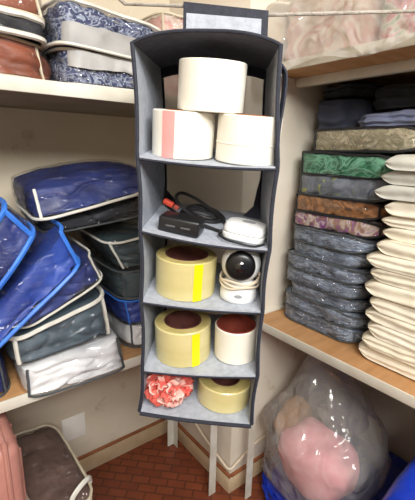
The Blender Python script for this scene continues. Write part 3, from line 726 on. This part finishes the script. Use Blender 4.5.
tube(bm, spline([cp(166, 205, .13), cp(180, 216, .10), cp(196, 222, .10), cp(212, 231, .09), cp(222, 234, .08), cp(226, 226, .14), cp(214, 212, .18), cp(198, 200, .19), cp(182, 193, .18), cp(176, 198, .15), cp(184, 209, .13),
                 cp(200, 220, .14), cp(216, 226, .15), cp(224, 220, .19), cp(214, 210, .22), cp(196, 205, .22), cp(182, 212, .2), cp(186, 219, .16), cp(204, 224, .17)], 10), .0042, 8)
tube(bm, spline([cp(184, 212, .20), cp(196, 214, .17), cp(212, 222, .17), cp(218, 217, .2), cp(204, 208, .21), cp(190, 207, .2), cp(188, 214, .18), cp(204, 219, .18), cp(217, 224, .18)], 10), .0042, 8)
tag(link('cable', bm, BLACKR), 'black coiled cable looping behind the adapter in the second compartment', 'cable')
mw = frame(2, 244, 240, .062, R(-14))
pk = thing('wireless_charger', 'white rounded charging pad with a white cord in the second compartment', 'charger', mw.translation)
def squircle(bm, r, prof, m, n=4.0, sx=1, sy=1, seg=48):
    rings = []
    for (s, zz) in prof:
        ring = []
        for k in range(seg):
            a = 2 * PI * k / seg; c, si = math.cos(a), math.sin(a)
            d = (abs(c) ** n + abs(si) ** n) ** (-1 / n)
            ring.append(bm.verts.new(m @ V((r * s * d * c * sx, r * s * d * si * sy, zz))))
        rings.append(ring)
    for A, B in zip(rings, rings[1:]):
        for k in range(seg): bm.faces.new((A[k], A[(k + 1) % seg], B[(k + 1) % seg], B[k]))
    bm.faces.new(rings[0][::-1]); bm.faces.new(rings[-1])
bm = bmesh.new(); squircle(bm, .047, [(.86, 0), (.96, .003), (1, .010), (.99, .014), (.93, .0155)], mw, 4, 1.05, .9); link('base', bm, WHITEP, pk)
bm = bmesh.new(); squircle(bm, .045, [(.9, .0155), (1, .018), (1, .028), (.93, .035), (.8, .037)], mw, 4, 1.05, .9); link('lid', bm, WHITEP, pk)
bm = bmesh.new(); squircle(bm, .012, [(1, .037), (1, .0378), (.9, .038)], mw @ Matrix.Translation((.004, .006, 0)), 2.5, 1.3, .8, 24); link('emblem', bm, GREYP, pk)
bm = bmesh.new(); tube(bm, spline([mw @ V((-.047, -.01, .006)), mw @ V((-.053, -.03, .004)), mw @ V((-.03, -.056, .004)), mw @ V((0, -.062, .004)), mw @ V((.035, -.058, .004)), mw @ V((.052, -.03, .005))], 8), .0024, 8)
link('cord', bm, BLACKR, pk)

# third compartment: tape and camera
mt1 = frame(3, 185, 297, .088)
roll('tape_roll', 'big clear yellowish tape roll beside the white camera', mt1, .0735, .049, .093, TAPE, DARKCORE, TAPETOP, (FRONT + .50, .30, YEL, .001, .092), GT)
mk = frame(3, 237.5, 300, .068, R(-4))
kc = thing('security_camera', 'white round headed security camera with cream cord wrapped round it', 'camera', mk.translation)
bm = bmesh.new(); lathe(bm, [(0, 0), (.041, 0), (.0435, .003), (.0445, .012), (.042, .03), (.037, .043), (.030, .050), (0, .052)], 40, mk); link('base', bm, WHITEP, kc)
mh = mk @ Matrix.Translation((0, 0, .088))
bm = bmesh.new()
prof_h = [(0, -.040)] + [(.046 * math.cos(a) ** .7 if math.cos(a) > 0 else 0, .043 * math.sin(a)) for a in [R(x) for x in range(-68, 90, 11)]] + [(0, .043)]
lathe(bm, prof_h, 40, mh); hd = link('head', bm, WHITEP, kc)
mf = mh @ Matrix.Translation((0, -.028, .004)) @ Matrix.Rotation(R(82), 4, 'X')
bm = bmesh.new(); lathe(bm, [(0, .0), (.034, .0), (.034, .012), (.031, .016), (.022, .019), (0, .021)], 40, mf); fc = link('face_plate', bm, LENSP, hd)
bm = bmesh.new(); lathe(bm, [(0, .019), (.012, .019), (.012, .0225), (.008, .0245), (0, .0255)], 32, mf); link('lens', bm, LENS, kc)
bm = bmesh.new()
pts = []
for k in range(0, 64 * 3 + 1):
    a = 2 * PI * k / 64; tt = k / 192
    pts.append(mk @ V((.0455 * math.cos(a), .0455 * math.sin(a), .060 - .020 * tt + .004 * math.sin(a * 1 + 1) + .003 * math.sin(3.3 * a))))
tube(bm, pts, .0026, 8); link('cord', bm, CREAMC, kc)
bm = bmesh.new(); squircle(bm, .006, [(1, 0), (1, .0008)], mk @ Matrix.Translation((.002, -.0436, .02)) @ Matrix.Rotation(R(84), 4, 'X'), 2, 1.6, .7, 20); link('mark', bm, GREYP, kc)

# fourth compartment
mt2 = frame(4, 183, 362, .085)
roll('tape_roll', 'big clear yellowish tape roll beside the white roll with the red core', mt2, .0705, .044, .093, TAPE, DARKCORE, TAPETOP, (FRONT + .58, .30, YEL, .001, .089), GT)
mt4 = frame(4, 234.5, 362, .088)
roll('tape_roll', 'narrower white tape roll with a red core, in the fourth compartment', mt4, .0530, .0465, .086, ROLLW, REDCORE, None, None, GT)
# bottom compartment: tape and flower
mt3 = frame(5, 222, 418, .095)
roll('tape_roll', 'big clear yellowish tape roll in the bottom compartment beside the pink flower', mt3, .0705, .037, .060, TAPE, DARKCORE, TAPETOP, None, GT)
mfz = frame(5, 168, 405, .062) @ Matrix.Diagonal((1.2, 1.2, 1.1, 1))
fl = thing('fabric_flower', 'red and pale pink ruffled fabric flower in the bottom compartment', 'flower', mfz.translation)
rf = random.Random(11)
bm1, bm2 = bmesh.new(), bmesh.new()
cen = V((0, 0, .039))
def petal(bm, d, s, roll_):
    d = d.normalized(); x = d.orthogonal().normalized(); x = Matrix.Rotation(roll_, 3, d) @ x; y = d.cross(x)
    base = cen + V((d.x * .030, d.y * .030, d.z * .022))
    A = []
    for i in range(4):
        t = i / 3; w = s * (.30 + .55 * math.sin(PI * min(1, t * .72 + .1)))
        row = []
        for j in range(5):
            q = j / 4 - .5
            p = base + d * (s * 1.5 * t - .3 * s * t * t) + x * (q * w * 1.5) + y * (s * (.5 * t * t + .5 * q * q - .12 * math.sin(q * 9)))
            row.append(bm.verts.new(mfz @ p))
        A.append(row)
    for i in range(3):
        for j in range(4): bm.faces.new((A[i][j], A[i][j + 1], A[i + 1][j + 1], A[i + 1][j]))
for k in range(170):
    zz = 1 - 1.9 * (k + .5) / 170; ph = k * 2.39996 + rf.uniform(-.3, .3); rr_ = math.sqrt(max(0, 1 - zz * zz))
    petal(bm1 if rf.random() < .55 else bm2, V((rr_ * math.cos(ph), rr_ * math.sin(ph), zz)), rf.uniform(.013, .021), rf.uniform(0, 6.28))
for nm, b_, m_ in (('red_petals', bm1, PETR), ('pale_petals', bm2, PETW)):
    o = link(nm, b_, m_, fl, ang=60); md = o.modifiers.new('thick', 'SOLIDIFY'); md.thickness = .0012
bm = bmesh.new(); bmesh.ops.create_icosphere(bm, subdivisions=3, radius=1, matrix=mfz @ Matrix.Translation(cen) @ Matrix.Diagonal((.034, .034, .027, 1))); link('core', bm, PETR, fl)

# ------------------------------------------------------------------ floor left: brown bag, suitcase
bag('quilt_bag', 'brown quilt in glossy clear bag with cream piping, standing on the floor', 'bag', BROWNQ, PIPEC,
    [V((.165, 1.0, .004)), V((.325, .985, .004)), V((.345, .985, .42)), V((.165, 1.0, .42))], (-.01, .44, 0), None, 101, bt=.012, bf=.01, nz=.006, film=FILMC, pr=.005, edges=('top', 'bottom', 'vr', 'vl'), n=(30, 26, 24))
hb = bpy.context.scene.objects
qb = [o for o in COL.objects if o.get('label', '').startswith('brown quilt')][0]
bm = bmesh.new()
tube(bm, spline([V((.262, 1.0, .425)), V((.272, 1.0, .452)), V((.30, 1.01, .468)), V((.33, 1.03, .462)), V((.345, 1.05, .438)), V((.348, 1.055, .42))], 8), .009, 8, flat=.6)
link('handle', bm, PIPEW, qb)

cs = thing('suitcase', 'dusty pink ribbed hard shell suitcase at the lower left picture corner', 'suitcase', (-.09, 1.06, 0))
cx0, cx1, cy0, cy1, ch = -.31, .137, .95, 1.17, .752
link('shell', box(bmesh.new(), (cx0, cy0, .05), (cx1, cy1, ch), .03, None, 5), CASE, cs)
for k in range(9):
    x = cx0 + .035 + k * .047
    bm = bmesh.new()
    tube(bm, spline([V((x, cy0 - .001, .09)), V((x, cy0 - .001, ch - .04)), V((x, cy0 + .02, ch - .008)), V((x, cy0 + .05, ch + .001)), V((x, cy1 - .05, ch + .001)), V((x, cy1 - .015, ch - .012)), V((x, cy1 + .001, ch - .05)), V((x, cy1 + .001, .09))], 6), .007, 8)
    link('rib', bm, CASE, cs)
for k in range(3):
    y = cy0 + .05 + k * .06
    bm = bmesh.new(); tube(bm, [V((cx1 + .001, y, .09)), V((cx1 + .001, y, ch - .05))], .007, 8); link('rib', bm, CASE, cs)
for (x, y) in ((cx0 + .05, cy0 + .05), (cx1 - .05, cy0 + .05), (cx0 + .05, cy1 - .05), (cx1 - .05, cy1 - .05)):
    bm = bmesh.new(); lathe(bm, [(0, -.012), (.022, -.012), (.025, -.008), (.025, .008), (.022, .012), (0, .012)], 20, Matrix.Translation((x, y, .0252)) @ Matrix.Rotation(R(90), 4, 'Y')); w = link('wheel', bm, BLACKR, cs)
    bm = bmesh.new(); box(bm, (x - .016, y - .02, .042), (x + .016, y + .02, .056), .003); link('fork', bm, BLACKP, w)

# ------------------------------------------------------------------ floor right: blue bag, clear bag with pink toy
def blob(c, rad, seed, amp=.03, nf=5, p=2.6, neck=None, nu=64, nv=44, zmin=.003):
    bm = bmesh.new(); c = V(c); rows = []
    for j in range(nv + 1):
        th = PI * j / nv - PI / 2; row = []
        for i in range(nu):
            ph = 2 * PI * i / nu
            d = V((math.cos(th) * math.cos(ph), math.cos(th) * math.sin(ph), math.sin(th)))
            k = (abs(d.x) ** p + abs(d.y) ** p + abs(d.z) ** p) ** (-1 / p)
            q = V((d.x * rad[0], d.y * rad[1], d.z * rad[2])) * k
            n = mnoise.noise(q * nf + V((seed, 0, 0))) + .5 * mnoise.noise(q * nf * 2.4 + V((0, seed, 0)))
            q = q * (1 + amp / min(rad) * n)
            if neck and q.z > 0:
                t = min(1, max(0, q.z / rad[2])); s = 1 - neck[0] * t ** neck[1]
                q.x = q.x * s + (neck[2] * t * t if len(neck) > 2 else 0); q.y = q.y * s + (neck[3] * t * t if len(neck) > 3 else 0)
            q = q + c
            q.z = max(q.z, zmin)
            row.append(bm.verts.new(q))
        rows.append(row)
    for j in range(nv):
        for i in range(nu): bm.faces.new((rows[j][i], rows[j][(i + 1) % nu], rows[j + 1][(i + 1) % nu], rows[j + 1][i]))
    bmesh.ops.remove_doubles(bm, verts=bm.verts, dist=1e-5)
    return bm
bm = blob((1.365, .515, 1.0), (.355, .505, 1.0), 5, .03, 6, 3.2)
for v in bm.verts:
    t = min(1, max(0, (.56 - v.co.y) / .20)); t = t * t * (3 - 2 * t)
    v.co.z = max(.003, v.co.z * .5 * (.10 + .50 * t) + .015 * mnoise.noise(v.co * 9))
tag(link('plastic_bag', bm, BLUEB, ang=80), 'royal blue stuffed plastic bag on the floor under the right shelf', 'bag')
cb = thing('plastic_bag', 'big translucent plastic bag holding a pink soft toy, on the blue bag', 'bag', (1.29, .79, .12))
link('film', blob((1.28, .785, .37), (.24, .25, .39), 9, .035, 6, 2.5, (.80, .85, .0, .05), zmin=.075), FILMB, cb, ang=80)
bm = bmesh.new()
tube(bm, spline([V((1.265, .835, .745)), V((1.26, .83, .768)), V((1.225, .82, .780)), V((1.17, .80, .768))], 6), .018, 12)
link('gathered_neck', bm, FILMB, cb, ang=80)
tag(link('soft_toy', blob((1.20, .755, .27), (.115, .16, .14), 3, .022, 6, 2.5), PINKS, ang=80), 'pink round soft toy inside the translucent bag', 'soft toy')
tag(link('soft_toy', blob((1.25, .93, .31), (.10, .05, .12), 14, .016, 9, 2.4), TANS, ang=80), 'tan plush toy inside the translucent bag, left of the pink one', 'soft toy')
tag(link('soft_toy', blob((1.30, .73, .47), (.07, .10, .08), 17, .016, 9, 2.4), GREYS, ang=80), 'dark grey plush toy inside the translucent bag, behind the pink one', 'soft toy')

# ------------------------------------------------------------------ light
def area(name, loc, target, size, power, col=(1, 1, 1)):
    l = bpy.data.lights.new(name, 'AREA'); l.shape = 'RECTANGLE'; l.size, l.size_y = size; l.energy = power; l.color = col
    o = bpy.data.objects.new(name, l); COL.objects.link(o); o.location = loc
    o.rotation_euler = (V(target) - V(loc)).to_track_quat('-Z', 'Y').to_euler(); return o
area('tube_and_fill', (.20, -.80, 2.6), (.5, .6, 1.0), (1.3, .35), 56, (1, .99, .97))
area('tube_and_fill', (-.6, -1.35, 2.5), (.6, 1.0, .5), (1.3, .35), 66, (1, .99, .97))  # fill light added to brighten the low wall under the left shelf
w = bpy.data.worlds.new('world'); S.world = w; w.use_nodes = True
w.node_tree.nodes['Background'].inputs[0].default_value = (.95, .97, 1, 1)
w.node_tree.nodes['Background'].inputs[1].default_value = .22
S.view_settings.view_transform = 'Standard'; S.view_settings.look = 'None'; S.view_settings.gamma = 1; S.view_settings.use_curve_mapping = False
S.view_settings.exposure = -.34
